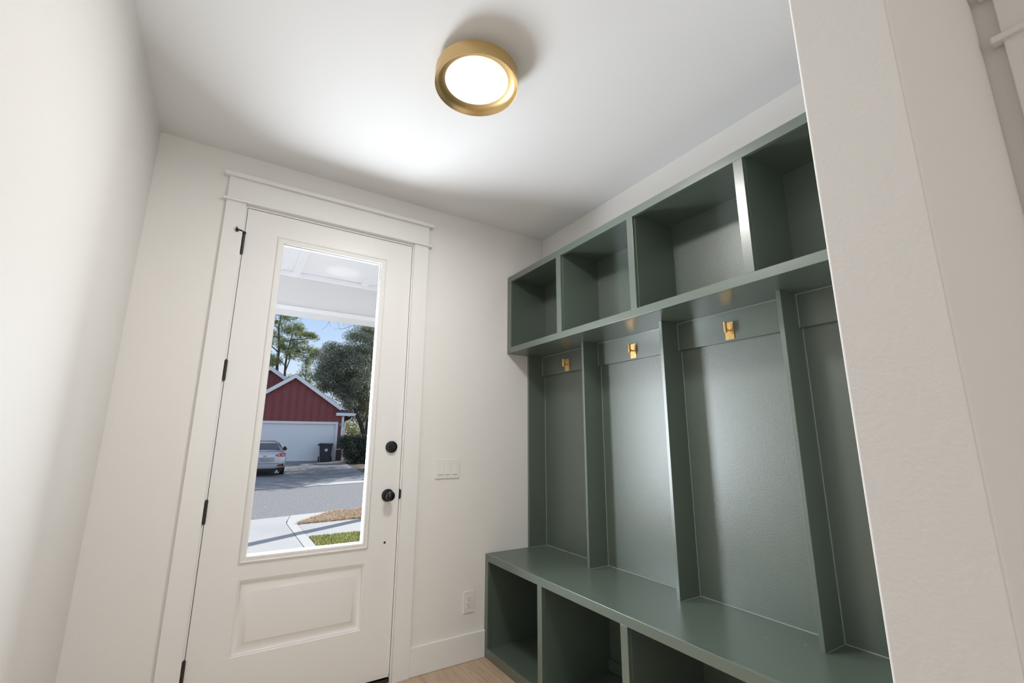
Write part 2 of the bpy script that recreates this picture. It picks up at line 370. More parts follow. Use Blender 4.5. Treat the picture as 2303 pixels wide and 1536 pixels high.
obj('cover_plate', bx((1.341, 1.410, -0.0065, 0, 0.254, 0.371)), M_plastic, t, bevel=0.003, seg=3)
bm = bx((1.3585, 1.3925, -0.0085, -0.005, 0.279, 0.346))
obj('receptacle', bm, M_plastic, t, bevel=0.001)
bm = bmesh.new()
for z in (0.329, 0.296):
    box(bm, 1.3685, 1.3700, -0.0087, -0.0080, z-0.001, z+0.008); box(bm, 1.3805, 1.3820, -0.0087, -0.0080, z-0.001, z+0.006)
    lathe(bm, [(0, 0.0087), (0.0026, 0.0087), (0.0026, 0.007), (0, 0.007)], (1.3755, 0, z-0.008), (0, -1, 0), 12)
obj('socket_slots', bm, M_slot, t, label='dark socket slots')

# ------------------------------------------------------------------ mudroom lockers
YE = NY0 + 0.0005
# upper cubby cabinet
UX, UB = 1.633, 1.932
t = thing('cubby_cabinet', 'green wall cabinet of open cubbies below the ceiling', 'cabinet', (1.79, -1.155, 1.836))
obj('top_panel', bx((UX+0.018, XR, YE, 0, 2.373, 2.393)), M_green, t)
obj('bottom_panel', bx((UX+0.018, XR, YE, 0, 1.836, 1.872)), M_green, t)
obj('back_panel', bx((UB, XR, YE, 0, 1.872, 2.373)), M_greentex, t)
obj('side_panel', bx((UX+0.018, UB, -0.047, 0, 1.872, 2.373)), M_green, t)
obj('side_panel', bx((UX+0.018, UB, YE, -2.270, 1.872, 2.373)), M_green, t)
for a, b in ((-0.6125, -0.568), (-1.1905, -1.152), (-1.767, -1.728)):
    obj('divider', bx((UX+0.018, UB, a, b, 1.872, 2.373)), M_green, t)
obj('top_rail', bx((UX, UX+0.018, YE, 0, 2.351, 2.393)), M_green, t, bevel=0.0012)
obj('bottom_rail', bx((UX, UX+0.018, YE, 0, 1.836, 1.875)), M_green, t, bevel=0.0012)
for a, b in ((-0.0505, 0), (-0.609, -0.565), (-1.187, -1.149), (-1.7635, -1.725), (YE, -2.268)):
    obj('stile', bx((UX+0.0002, UX+0.018, a, b, 1.875, 2.351)), M_green, t, bevel=0.0006)
# open locker section
t = thing('coat_locker', 'green open coat lockers between bench and upper cubbies', 'locker', (1.87, -1.155, 0.565))
obj('back_panel', bx((1.9425, XR, YE, 0, 0.565, 1.836)), M_greentex, t, label='stippled green wall behind the hooks')
DV = [(-0.019, 0), (-0.6005, -0.583), (-1.187, -1.169), (-1.7605, -1.743), (YE, -2.292)]
for a, b in DV:
    obj('divider', bx((1.803, 1.9425, a, b, 0.565, 1.836)), M_green, t, bevel=0.0012)
for (a, b), (c, d) in zip(DV, DV[1:]):
    obj('hook_rail', bx((1.922, 1.9425, d, a, 1.697, 1.836)), M_green, t, bevel=0.002)
# paint caulk beads in the corners
bm = bmesh.new()
for (a, b), (c, d) in zip(DV, DV[1:]):
    tube(bm, [(1.9422, a, 0.566), (1.9422, a, 1.697)], 0.0028, 6); tube(bm, [(1.9422, a, 0.566), (1.9422, d, 0.566)], 0.003, 6)
    tube(bm, [(1.922, a, 1.697), (1.922, a, 1.835)], 0.0028, 6); tube(bm, [(1.922, a, 1.8355), (1.922, d, 1.8355)], 0.0028, 6)
    tube(bm, [(1.805, a, 0.5655), (1.9422, a, 0.5655)], 0.0018, 6)
obj('caulk_bead', bm, simple('green_caulk', (0.26, 0.31, 0.28), 0.2), t, smooth=True)
# bench
BX = 1.485
t = thing('storage_bench', 'green bench with open shoe cubbies beneath a dusty top', 'bench', (1.7, -1.155, 0))
obj('bench_top', bx((BX+0.018, XR, YE, 0, 0.527, 0.565)), M_greenspeck, t, label='glossy green bench top with pale specks')
obj('top_rail', bx((BX, BX+0.018, YE, 0, 0.5245, 0.565)), M_green, t, bevel=0.0015)
obj('bottom_rail', bx((BX, BX+0.018, YE, 0, 0, 0.053)), M_green, t, bevel=0.0012)
obj('bottom_panel', bx((BX+0.018, XR, YE, 0, 0.03, 0.049)), M_green, t)
obj('back_panel', bx((1.937, XR, YE, 0, 0.049, 0.527)), M_green, t)
obj('back_baseboard', bx((1.920, 1.937, YE, -0.03, 0.049, 0.105)), M_green, t, bevel=0.004)
for a, b in ((-0.034, 0), (-0.5955, -0.557), (-1.1795, -1.141), (-1.7655, -1.726), (YE, -2.274)):
    obj('divider', bx((BX+0.018, 1.937, a, b, 0.049, 0.527)), M_green, t)
for a, b in ((-0.038, 0), (-0.592, -0.553), (-1.176, -1.137), (-1.762, -1.722), (YE, -2.270)):
    obj('stile', bx((BX+0.0002, BX+0.018, a, b, 0.053, 0.5245)), M_green, t, bevel=0.0006)
# hooks
def hook(y, label):
    t = thing('coat_hook', label, 'hook', (1.922, y, 1.744), group='brass coat hooks in the locker bays')
    obj('backplate', bx((1.9185, 1.922, y-0.0215, y+0.0215, 1.7035, 1.7845)), M_brass, t, bevel=0.0008)
    bm = bmesh.new(); tube(bm, [(1.9185, y, 1.744), (1.905, y, 1.745), (1.892, y, 1.752)], 0.0045, 12)
    obj('arm', bm, M_brass, t, smooth=True)
    bm = bmesh.new(); tube(bm, [(1.889, y, 1.7300), (1.889, y, 1.7305), (1.889, y, 1.7805), (1.889, y, 1.781)], [0.0072, 0.0078, 0.0078, 0.0072], 24)
    obj('peg', bm, M_brass, t, smooth=True)
    return t
h0 = hook(-0.301, 'brass coat hook in the bay nearest the door')
G = None
dup(h0, (1.922, -0.887, 1.744), 'brass coat hook in the middle bay, second from the door')
dup(h0, (1.922, -1.4655, 1.744), 'brass coat hook in the third bay, largest and nearest the viewer')

# ================================================================== OUTSIDE
M_conc = simple('concrete', (0.56, 0.56, 0.55), 0.9, bump=(60, 0.3, 0.004), var=(0.8, (0.50, 0.50, 0.50)))
M_conc2 = simple('curb_concrete', (0.60, 0.60, 0.58), 0.9, bump=(60, 0.2, 0.004))
M_asph = simple('asphalt', (0.20, 0.20, 0.205), 0.95, var=(26, (0.34, 0.34, 0.35), 9), bump=(120, 0.5, 0.006))
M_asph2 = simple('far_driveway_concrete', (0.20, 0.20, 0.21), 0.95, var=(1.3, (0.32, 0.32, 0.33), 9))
M_soil = simple('lawn_soil', (0.10, 0.11, 0.04), 1.0, var=(8, (0.16, 0.16, 0.06)))
M_white = simple('exterior_white_trim', (0.86, 0.86, 0.88), 0.5)
M_groove = simple('joint_shadow', (0.12, 0.12, 0.12), 1.0)
GZ = -0.33
# porch
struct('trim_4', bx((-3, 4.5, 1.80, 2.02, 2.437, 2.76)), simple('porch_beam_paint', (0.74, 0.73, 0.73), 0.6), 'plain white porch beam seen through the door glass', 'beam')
struct('trim_5', bx((-3, 4.5, 1.785, 2.035, 2.397, 2.437)), M_white, 'white strip under the porch beam', 'trim', bevel=0.003)
struct('trim_6', bx((-3, 4.5, 1.775, 1.80, 2.712, 2.762)), M_white, 'small moulding between porch beam and porch ceiling', 'trim', bevel=0.006)
struct('porch_ceiling', bx((-3, 4.5, 0.15, 2.3, 2.762, 2.80)), M_white, 'white porch ceiling outside the door', 'ceiling')
bm = bmesh.new()
for x in (-1.46, -0.845, -0.225, 0.393, 1.009, 1.627): box(bm, x, x+0.067, 0.15, 1.775, 2.738, 2.762)
struct('trim_7', bm, M_white, 'white battens across the porch ceiling', 'batten')
struct('porch_roof', bx((-3.2, 4.7, 0.15, 2.45, 2.80, 3.05)), simple('roof_shingle', (0.08, 0.08, 0.09), 0.9, var=(30, (0.14, 0.14, 0.15))), 'porch roof slab', 'roof')
struct('porch_floor', bx((-3, 4.5, 0.15, 1.9, -0.35, -0.04)), M_conc, 'concrete porch floor outside the door', 'floor')
for x in (-2.4, 3.4):
    struct('porch_column', bx((x-0.1, x+0.1, 1.81, 2.01, -0.04, 2.397), (x-0.13, x+0.13, 1.78, 2.04, -0.04, 0.12)), M_white, 'square white porch column', 'column')
# ground
def poly(name, pts, z, mat, label, cat, thick=0.12, kind='structure'):
    bm = bmesh.new(); prism(bm, pts, z-thick, z, axis='z')
    return tag(obj(name, bm, mat), label, cat, kind=kind)
def ys(x): return 7.93 + 0.221*x         # near street edge
def yf(x): return 13.78 + 0.221*x        # far street edge
poly('ground', [(-30, 1.9), (40, 1.9), (40, 75), (-30, 75)], GZ-0.13, M_soil, 'open ground beneath lawns and trees', 'ground', thick=0.3)
poly('driveway', [(-4, 1.9), (1.235, 1.9), (1.235, 7.30), (1.27, 7.6), (1.40, ys(1.4)), (-4, ys(-4))], GZ, M_conc, 'pale sunlit concrete driveway in front of the door', 'driveway')
cv = [(1.255, 7.28), (1.30, 7.58), (1.44, ys(1.44))]
poly('curb', [(1.245, 1.9), (1.405, 1.9), (1.405, 7.08), (1.50, 7.45), (1.66, 7.75), (2.05, 8.05), (2.6, ys(2.6)-0.10), (30, ys(30)-0.10), (30, ys(30)), (1.42, ys(1.42)), (1.30, 7.65), (1.245, 7.30)], GZ+0.004, M_conc2, 'light concrete curb strip curving beside the driveway', 'curb')
poly('sidewalk', [(1.415, 5.86), (30, 6.3), (30, 8.0), (6, 7.40), (1.415, 7.08)], GZ, M_conc, 'light concrete sidewalk between lawn and straw strip', 'sidewalk')
poly('street', [(-30, ys(-30)), (40, ys(40)), (40, yf(40)), (-30, yf(-30))], GZ-0.01, M_asph, 'grey asphalt street across the picture', 'street')
poly('gutter', [(2.5, yf(2.5)), (40, yf(40)), (40, yf(40)+0.75), (2.9, yf(2.9)+0.75)], GZ+0.006, M_conc2, 'pale gutter strip on the far side of the street', 'gutter')
# far driveway rising to the garage
bm = bmesh.new()
FD = [(-6, yf(-6)+0.02, 4.4, yf(4.4)+0.02, GZ+0.004), (-6, 18.6, 5.6, 18.2, GZ+0.01), (-4, 27.6, 6.1, 26.1, -0.05)]
prev = None
for xa, ya, xb, yb, z in FD:
    c = [bm.verts.new(p) for p in ((xa, ya, z), (xb, yb, z), (xb, yb, z-0.3), (xa, ya, z-0.3))]
    if prev:
        for k in range(4): bm.faces.new((prev[k], prev[(k+1) % 4], c[(k+1) % 4], c[k]))
    else: bm.faces.new(c)
    prev = c
bm.faces.new(prev)
struct('far_driveway', bm, M_asph2, 'shaded grey driveway leading up to the red garage', 'driveway')
bm = bmesh.new()
prev = None
for xa, ya, xb, yb, z in [(4.61, yf(4.6)+0.76, 40, yf(40)+0.76, GZ), (5.61, 18.2, 40, 20, GZ+0.0), (6.11, 26.2, 40, 27, -0.10), (6.3, 60, 40, 60, -0.1)]:
    c = [bm.verts.new(p) for p in ((xa, ya, z), (xb, yb, z), (xb, yb, z-0.3), (xa, ya, z-0.3))]
    if prev:
        for k in range(4): bm.faces.new((prev[k], prev[(k+1) % 4], c[(k+1) % 4], c[k]))
    else: bm.faces.new(c)
    prev = c
bm.faces.new(prev)
struct('planting_bed', bm, simple('leaf_litter', (0.07, 0.055, 0.045), 1.0, var=(3.5, (0.20, 0.16, 0.11), 8)), 'brown leaf-littered bed right of the far driveway', 'ground')

# grass and straw as countless blades
def blades(name, region, z, n, h, cols, label, cat, lean, seed, w=0.006):
    rng = np.random.default_rng(seed)
    x0, x1, y0, y1 = region[:4]
    x = rng.uniform(x0, x1, n); y = rng.uniform(y0, y1, n)
    if len(region) > 4:
        k = region[4](x, y); x = x[k]; y = y[k]; n = len(x)
    a = rng.uniform(0, 2*np.pi, n); hh = h*rng.uniform(0.5, 1.3, n); ln = lean*rng.uniform(0.3, 1.5, n)
    b = rng.uniform(0, 2*np.pi, n); zz = z + rng.uniform(0, 0.01, n)
    V = np.empty((n, 3, 3))
    V[:, 0] = np.c_[x-w*np.cos(a), y-w*np.sin(a), zz]; V[:, 1] = np.c_[x+w*np.cos(a), y+w*np.sin(a), zz]
    V[:, 2] = np.c_[x+ln*np.cos(b), y+ln*np.sin(b), zz+hh]
    me = bpy.data.meshes.new(name); me.from_pydata(V.reshape(-1, 3).tolist(), [], np.arange(3*n).reshape(n, 3).tolist())
    for c in cols: me.materials.append(c)
    me.polygons.foreach_set('material_index', rng.integers(0, len(cols), n).astype(np.int32))
    o = bpy.data.objects.new(name, me); COL.objects.link(o); return tag(o, label, cat, kind='stuff')
G1 = simple('grass_green', (0.50, 0.56, 0.14), 0.7); G2 = simple('grass_yellow', (0.80, 0.78, 0.36), 0.7); G3 = simple('grass_dark', (0.10, 0.16, 0.03), 0.8); G4 = simple('grass_straw', (0.50, 0.44, 0.22), 0.8)
poly('lawn_bed', [(1.42, 2.0), (12, 2.0), (12, 5.9), (1.42, 5.82)], GZ-0.01, M_soil, 'soil under the green lawn', 'ground')
blades('lawn_grass', (1.43, 6.0, 3.4, 5.84), GZ-0.01, 60000, 0.034, [G1, G2, G3, G4, G1, G2], 'yellow-green lawn beside the driveway curb', 'grass', 0.03, 1)
S1 = simple('straw_tan', (0.72, 0.54, 0.38), 0.9); S2 = simple('straw_pale', (0.90, 0.77, 0.58), 0.9); S3 = simple('straw_brown', (0.30, 0.19, 0.11), 0.9)
poly('straw_bed', [(1.42, 7.09), (6, 7.41), (12, 8.0), (12, ys(12)-0.10), (2.6, ys(2.6)-0.11), (2.05, 8.04), (1.67, 7.74), (1.51, 7.44)], GZ+0.003, S1, 'tan bed under the pine straw', 'ground')
def in_straw(x, y): return (y > 7.10+0.07*(x-1.4)) & (y < np.minimum(ys(x)-0.11, 7.2+ (x-1.40)*1.35))
blades('pine_straw', (1.42, 4.2, 7.0, 9.3, in_straw), GZ+0.005, 60000, 0.030, [S1, S2, S3, S1, S2], 'tan pine straw mulch strip along the street', 'mulch', 0.075, 2)

# utility pole (its shadow crosses the driveway)
t = thing('utility_pole', 'tall wooden utility pole at the street edge', 'pole', (4.55, 8.30, GZ))
bm = bmesh.new(); tube(bm, [(4.55, 8.30, GZ), (4.55, 8.30, 7.5)], [0.13, 0.105], 16)
obj('shaft', bm, simple('pole_wood', (0.16, 0.11, 0.07), 0.9), t, smooth=True)
obj('crossarm', bx((3.8, 5.3, 8.24, 8.36, 6.9, 7.02)), simple('crossarm_wood', (0.14, 0.10, 0.07), 0.9), t)

# ------------------------------------------------------------------ red garage house
az = rad(-8.0)
Hs = thing('house', 'red board-and-batten house with white garage door and two gables', 'house', (5.620, 26.136, -0.05), rz=az)
M_red = simple('red_siding', (0.27, 0.075, 0.075), 0.75)
M_gd = simple('garage_door_paint', (0.86, 0.86, 0.86), 0.55)
M_brick = simple('dark_brick', (0.10, 0.07, 0.065), 0.9, var=(12, (0.16, 0.11, 0.10)))
M_shing = simple('shingle', (0.07, 0.07, 0.08), 0.95, var=(14, (0.11, 0.11, 0.125)))
def hz(z): return z + 0.05      # photograph heights measured from the room floor
def hp(name, bm, mat, parent=None, **kw): return obj(name, bm, mat, parent or Hs, local=True, **kw)
CX = -2.35; SL = 0.70
def roofz(s, apex=4.91): return apex - SL*abs(s-CX)
bm = bmesh.new()
# wall with gable, leaving the garage opening
prism(bm, [(-5.17, 0), (-4.89, 0), (-4.89, hz(2.05)), (-5.17, hz(2.05))], 0.0, 0.2)
prism(bm, [(0.05, 0), (0.47, 0), (0.47, hz(2.05)), (0.05, hz(2.05))], 0.0, 0.2)
prism(bm, [(-5.17, hz(2.05)), (0.47, hz(2.05)), (0.47, hz(roofz(0.47)-0.12)), (CX, hz(4.79)), (-5.17, hz(roofz(-5.17)-0.12))], 0.0, 0.2)
box(bm, 0.27, 0.47, 0.2, 9, 0, hz(2.7)); box(bm, -5.17, -4.97, 0.2, 9, 0, hz(2.7))
s = -5.0
while s < 0.4:
    zt = hz(roofz(s)-0.2)
    lo = hz(2.19) if -5.05 < s < 0.14 else 0.65
    box(bm, s-0.022, s+0.022, -0.038, 0.0, lo, zt); s += 0.405
hp('siding_wall', bm, M_red)
hp('brick_base', bx((0.19, 0.50, -0.06, 0.0, 0, hz(0.57))), M_brick); hp('brick_base', bx((-5.2, -5.05, -0.06, 0.0, 0, hz(0.57))), M_brick)
hp('brick_ledge', bx((0.18, 0.52, -0.08, 0.0, hz(0.57), hz(0.62))), M_white)
gd = bmesh.new(); box(gd, -4.89, 0.05, 0.06, 0.12, 0, hz(2.06))
for k in range(12): box(gd, -4.87, 0.03, 0.056, 0.06, 0.004+0.175*k, 0.172+0.175*k)
hp('garage_door', gd, M_gd, bevel=0.004)
hp('garage_trim', bx((0.05, 0.19, -0.03, 0.06, 0, hz(2.19)), (-5.03, -4.89, -0.03, 0.06, 0, hz(2.19)), (-4.89, 0.05, -0.03, 0.06, hz(2.05), hz(2.19))), M_white)
hp('corner_board', bx((0.37, 0.50, -0.035, 0.0, hz(0.62), hz(2.52)), (0.47, 0.50, 0.0, 0.12, hz(0.62), hz(2.52))), M_white)
# rakes
for sgn in (1, -1):
    e0 = CX; e1 = CX + sgn*3.12
    bm = bmesh.new(); prism(bm, [(e0, hz(4.91)), (e1, hz(roofz(e1))), (e1, hz(roofz(e1)-0.24)), (e0, hz(4.91-0.24))], -0.30, -0.26)
    hp('rake_board', bm, M_white)
    bm = bmesh.new(); prism(bm, [(e0, hz(4.94)), (e1+sgn*0.25, hz(roofz(e1+sgn*0.25)+0.03)), (e1+sgn*0.25, hz(roofz(e1+sgn*0.25)-0.10)), (e0, hz(4.80))], -0.26, 9.5)
    hp('roof_slope', bm, M_shing, label='dark shingle roof slope')
hp('eave_return', bx((0.02, 1.0, -0.34, 0.0, hz(2.55), hz(2.72))), M_white)
bm = bmesh.new(); prism(bm, [(0.02, hz(2.72)), (1.02, hz(2.72)), (0.80, hz(2.83)), (0.30, hz(2.92))], -0.34, 0.0)
hp('return_shingles', bm, M_shing)
bm = bmesh.new(); prism(bm, [(1.0, hz(2.57)), (1.09, hz(2.57)), (1.15, hz(2.70)), (1.0, hz(2.70))], -0.36, 9)
hp('gutter', bm, M_white)
bm = bmesh.new(); tube(bm, [(0.94, -0.12, hz(2.55)), (0.92, -0.12, hz(2.42)), (0.80, -0.11, hz(2.30)), (0.60, -0.08, hz(2.22)), (0.555, -0.07, hz(2.10)), (0.555, -0.07, hz(0.1))], 0.035, 8)
hp('downspout', bm, M_white, smooth=True)
bm = bx((0.24, 0.36, -0.16, -0.02, hz(1.93), hz(2.14)))
hp('wall_lantern', bm, simple('lantern_grey', (0.2, 0.22, 0.25), 0.4), bevel=0.01)
# second gable set further back
k = 1.07
bm = bmesh.new(); ax, azz = -3.86, 5.55
prism(bm, [(ax-4.0, 2.6), (ax+4.0, 2.6), (ax, hz(azz-0.15))], 2.0, 2.2)
s = ax-3.8
while s < ax+3.8:
    box(bm, s-0.022, s+0.022, 1.978, 2.0, 2.6, hz(azz-0.25-SL*abs(s-ax))); s += 0.405
box(bm, ax-4, ax+2.5, 2.2, 9, 0, 2.8)
hp('rear_siding_wall', bm, M_red)
for sgn in (1, -1):
    e1 = ax+sgn*4.2
    bm = bmesh.new(); prism(bm, [(ax, hz(azz)), (e1, hz(azz-SL*4.2)), (e1, hz(azz-SL*4.2-0.25)), (ax, hz(azz-0.25))], 1.70, 1.74)
    hp('rake_board', bm, M_white)
    bm = bmesh.new(); prism(bm, [(ax, hz(azz+0.03)), (e1, hz(azz-SL*4.2+0.03)), (e1, hz(azz-SL*4.2-0.1)), (ax, hz(azz-0.1))], 1.74, 8)
    hp('roof_slope', bm, M_shing, label='dark shingle roof slope')

# ------------------------------------------------------------------ trash cart
tl = Matrix.Rotation(az, 4, 'Z')
cl = Vector((5.620, 26.136, 0)) + tl @ Vector((-0.41, -0.62, 0)); 
t = thing('trash_cart', 'dark wheeled trash cart before the white garage door', 'trash cart', (cl.x, cl.y, -0.075), rz=az)
M_cart = simple('cart_plastic', (0.030, 0.036, 0.046), 0.55)
bm = bmesh.new()
lo = [(-0.27, -0.28), (0.27, -0.28), (0.25, 0.28), (-0.25, 0.28)]; hi = [(-0.345, -0.38), (0.345, -0.38), (0.345, 0.36), (-0.345, 0.36)]
A = [bm.verts.new((x, y, 0.02)) for x, y in lo]; B = [bm.verts.new((x, y, 0.94)) for x, y in hi]
bm.faces.new(A[::-1]); bm.faces.new(B)
for i in range(4): bm.faces.new((A[i], A[(i+1) % 4], B[(i+1) % 4], B[i]))
box(bm, -0.37, 0.37, -0.40, 0.38, 0.90, 0.95)
for x in (-0.2, 0.2): box(bm, x-0.02, x+0.02, -0.345, -0.28, 0.1, 0.75)
obj('body', bm, M_cart, t, local=True, bevel=0.02)
bm = bmesh.new(); prism(bm, [(-0.41, 0.95), (0.38, 0.95), (0.36, 1.0), (0.1, 1.035), (-0.3, 1.03), (-0.40, 0.99)], -0.37, 0.37, axis='x')
obj('lid', bm, M_cart, t, local=True, bevel=0.01)
bm = bmesh.new(); tube(bm, [(-0.40, 0.40, 0.93), (0.40, 0.40, 0.93)], 0.02, 8); box(bm, -0.44, -0.36, -0.1, 0.41, 0.90, 0.965)
obj('handle', bm, M_cart, t, local=True)
for x in (-0.33, 0.33):
    bm = bmesh.new(); lathe(bm, [(0, -0.03), (0.13, -0.03), (0.14, -0.01), (0.14, 0.01), (0.13, 0.03), (0, 0.03)], (x, 0.25, 0.15), (1, 0, 0), 24)
    obj('wheel', bm, M_rubber, t, local=True)
bm = bmesh.new(); lathe(bm, [(0, 0.0), (0.085, 0.0), (0.085, 0.004), (0, 0.004)], (0.02, -0.360, 0.66), (0, -1, 0.1), 24)
obj('round_emblem', bm, simple('emblem_white', (0.62, 0.64, 0.66), 0.6), t, local=True, label='pale round emblem')

# ------------------------------------------------------------------ car
CZ = -0.325
t = thing('car', 'silver sedan parked on the far driveway, seen from behind', 'car', (1.60, 18.9, CZ), rz=rad(-1.5)); t.scale = (0.92, 1.0, 1.03)
M_silver = simple('silver_paint', (0.62, 0.63, 0.66), 0.22, 0.35, coat=0.6)
M_cglass = simple('car_glass', (0.02, 0.035, 0.05), 0.06, 0.0, spec=0.9)
M_red1 = simple('tail_red', (0.55, 0.02, 0.03), 0.2); M_red2 = simple('tail_pink', (0.85, 0.42, 0.42), 0.2)
# station: y, z_bottom, z_shoulder, w_low, w_mid, w_shoulder, roof half width, roof z
ST = [(0.00, 0.34, 0.86, 0.66, 0.74, 0.66, 0.50, 0.93), (0.05, 0.28, 0.88, 0.76, 0.83, 0.76, 0.60, 0.965), (0.22, 0.24, 0.90, 0.82, 0.90, 0.84, 0.66, 0.995), (0.50, 0.22, 0.91, 0.84, 0.905, 0.86, 0.66, 1.03),
      (0.95, 0.20, 0.92, 0.85, 0.91, 0.865, 0.60, 1.22), (1.45, 0.19, 0.93, 0.85, 0.91, 0.87, 0.56, 1.395), (2.1, 0.19, 0.93, 0.85, 0.91, 0.875, 0.57, 1.455), (2.7, 0.19, 0.93, 0.85, 0.91, 0.875, 0.57, 1.43),
      (3.25, 0.19, 0.92, 0.85, 0.91, 0.87, 0.62, 1.20), (3.65, 0.20, 0.90, 0.85, 0.91, 0.86, 0.66, 0.99), (4.3, 0.22, 0.78, 0.82, 0.88, 0.80, 0.55, 0.84), (4.62, 0.28, 0.60, 0.66, 0.72, 0.62, 0.40, 0.66)]
bm = bmesh.new(); rings = []
for y, zb, zs, wl, wm, ws, rw, rz_ in ST:
    zsm = min(zs, rz_-0.03)
    h = [(0, zb), (wl*0.85, zb), (wl, zb+0.10), (wm, zb+(zsm-zb)*0.55), (ws*1.01, zsm-0.03), (ws*0.985, zsm), (rw + (ws-rw)*0.45, zsm+(rz_-zsm)*0.55), (rw, rz_-0.035), (rw*0.8, rz_-0.008), (0, rz_)]
    full = h + [(-x, z) for x, z in h[-2:0:-1]]
    rings.append([bm.verts.new((x, y, z)) for x, z in full])
for A, B in zip(rings, rings[1:]):
    n = len(A)
    for i in range(n): bm.faces.new((A[i], A[(i+1) % n], B[(i+1) % n], B[i]))
bm.faces.new(rings[0]); bm.faces.new(rings[-1][::-1])
o = obj('body', bm, M_silver, t, local=True, smooth=True)
m = o.modifiers.new('sub', 'SUBSURF'); m.levels = 2; m.render_levels = 2
# rear window
def quad(pts, mat, name, par=t, th=0.012, label=None):
    bm = bmesh.new(); v = [bm.verts.new(p) for p in pts]; bm.faces.new(v)
    o = obj(name, bm, mat, par, local=True, label=label)
    s_ = o.modifiers.new('solid', 'SOLIDIFY'); s_.thickness = th; s_.offset = 0; return o
quad([(-0.62, 0.52, 1.045), (0.62, 0.52, 1.045), (0.60, 0.56, 1.07), (0.53, 1.10, 1.285), (0.48, 1.14, 1.30), (-0.48, 1.14, 1.30), (-0.53, 1.10, 1.285), (-0.60, 0.56, 1.07)], M_cglass, 'rear_window', th=0.02, label='dark blue rear window')
for sg in (1, -1):
    quad([(sg*0.825, 1.0, 0.965), (sg*0.65, 1.35, 1.26), (sg*0.615, 1.9, 1.34), (sg*0.615, 2.7, 1.33), (sg*0.70, 3.2, 1.14), (sg*0.84, 3.5, 0.965)], M_cglass, 'side_window')
    bm = bmesh.new()
    prism(bm, [(sg*0.40, 0.845), (sg*0.47, 0.80), (sg*0.78, 0.795), (sg*0.83, 0.90), (sg*0.80, 0.935), (sg*0.60, 0.915)], -0.02, 0.20)
    tl_ = obj('tail_light', bm, M_red1, t, local=True, bevel=0.006, label='red tail light')
    bm = bmesh.new(); prism(bm, [(sg*0.47, 0.845), (sg*0.50, 0.82), (sg*0.60, 0.82), (sg*0.60, 0.875), (sg*0.55, 0.87)], -0.026, -0.02)
    prism(bm, [(sg*0.66, 0.825), (sg*0.77, 0.83), (sg*0.785, 0.895), (sg*0.66, 0.885)], -0.026, -0.02)
    obj('lens', bm, M_red2, tl_, local=True)
    bm = bmesh.new(); prism(bm, [(sg*0.50, 0.44), (sg*0.60, 0.50), (sg*0.76, 0.515), (sg*0.78, 0.41), (sg*0.60, 0.405)], -0.015, 0.12)
    rf = obj('bumper_reflector', bm, M_black, t, local=True, bevel=0.006)
    bm = bmesh.new(); prism(bm, [(sg*0.53, 0.44), (sg*0.61, 0.485), (sg*0.70, 0.49), (sg*0.70, 0.42), (sg*0.60, 0.42)], -0.022, -0.015)
    obj('red_lens', bm, M_red1, rf, local=True)
    bm = bmesh.new(); tube(bm, [(sg*0.86, 3.0, 1.0), (sg*0.95, 2.95, 1.03)], 0.02, 8); lathe(bm, [(0, -0.05), (0.08, -0.045), (0.10, 0.0), (0.07, 0.07), (0, 0.09)], (sg*1.02, 2.95, 1.05), (0, 1, 0), 16)
    obj('side_mirror', bm, M_black, t, local=True, smooth=True)
    for y in (0.95, 3.70):
        bm = bmesh.new(); lathe(bm, [(0, -0.1), (0.20, -0.1), (0.23, -0.09), (0.325, -0.085), (0.335, -0.05), (0.335, 0.06), (0.325, 0.085), (0.23, 0.085), (0, 0.07)], (sg*0.80, y, 0.335), (sg, 0, 0), 32)
        w = obj('wheel', bm, M_rubber, t, local=True, smooth=True)
        bm = bmesh.new(); lathe(bm, [(0, 0.075), (0.21, 0.088), (0.225, 0.092), (0.225, 0.07), (0, 0.06)], (sg*0.80, y, 0.335), (sg, 0, 0), 24)
        obj('rim', bm, M_steel, w, local=True)
bm = bmesh.new(); prism(bm, [(-0.70, 0.21), (0.70, 0.21), (0.78, 0.36), (0.55, 0.36), (0.42, 0.33), (-0.42, 0.33), (-0.55, 0.36), (-0.78, 0.36)], -0.01, 0.3)
obj('rear_valance', bm, M_black, t, local=True, bevel=0.01, label='black lower bumper')
bm = bmesh.new(); prism(bm, [(-0.40, 0.66), (-0.33, 0.59), (0.33, 0.59), (0.40, 0.66), (0.36, 0.765), (-0.36, 0.765)], -0.016, 0.02)
pr = obj('plate_recess', bm, simple('recess_silver', (0.42, 0.43, 0.46), 0.35, 0.2), t, local=True, bevel=0.006)
bm = bx((-0.155, 0.155, -0.024, -0.014, 0.615, 0.755)); pl = obj('licence_plate', bm, simple('plate_grey', (0.50, 0.50, 0.50), 0.5, var=(9, (0.30, 0.31, 0.31))), pr, local=True, label='grey licence plate')
bm = bx((-0.60, 0.60, -0.018, 0.02, 0.520, 0.535)); obj('bumper_crease', bm, simple('crease_grey', (0.18, 0.18, 0.2), 0.5), t, local=True)
bm = bx((-0.07, 0.07, -0.022, -0.0, 0.80, 0.83)); obj('badge', bm, simple('badge_gold', (0.35, 0.33, 0.28), 0.4, 0.5), t, local=True, bevel=0.006)
bm = bmesh.new(); tube(bm, [(0.52, -0.03, 0.24), (0.52, 0.2, 0.24)], 0.035, 12); obj('tailpipe', bm, M_steel, t, local=True)

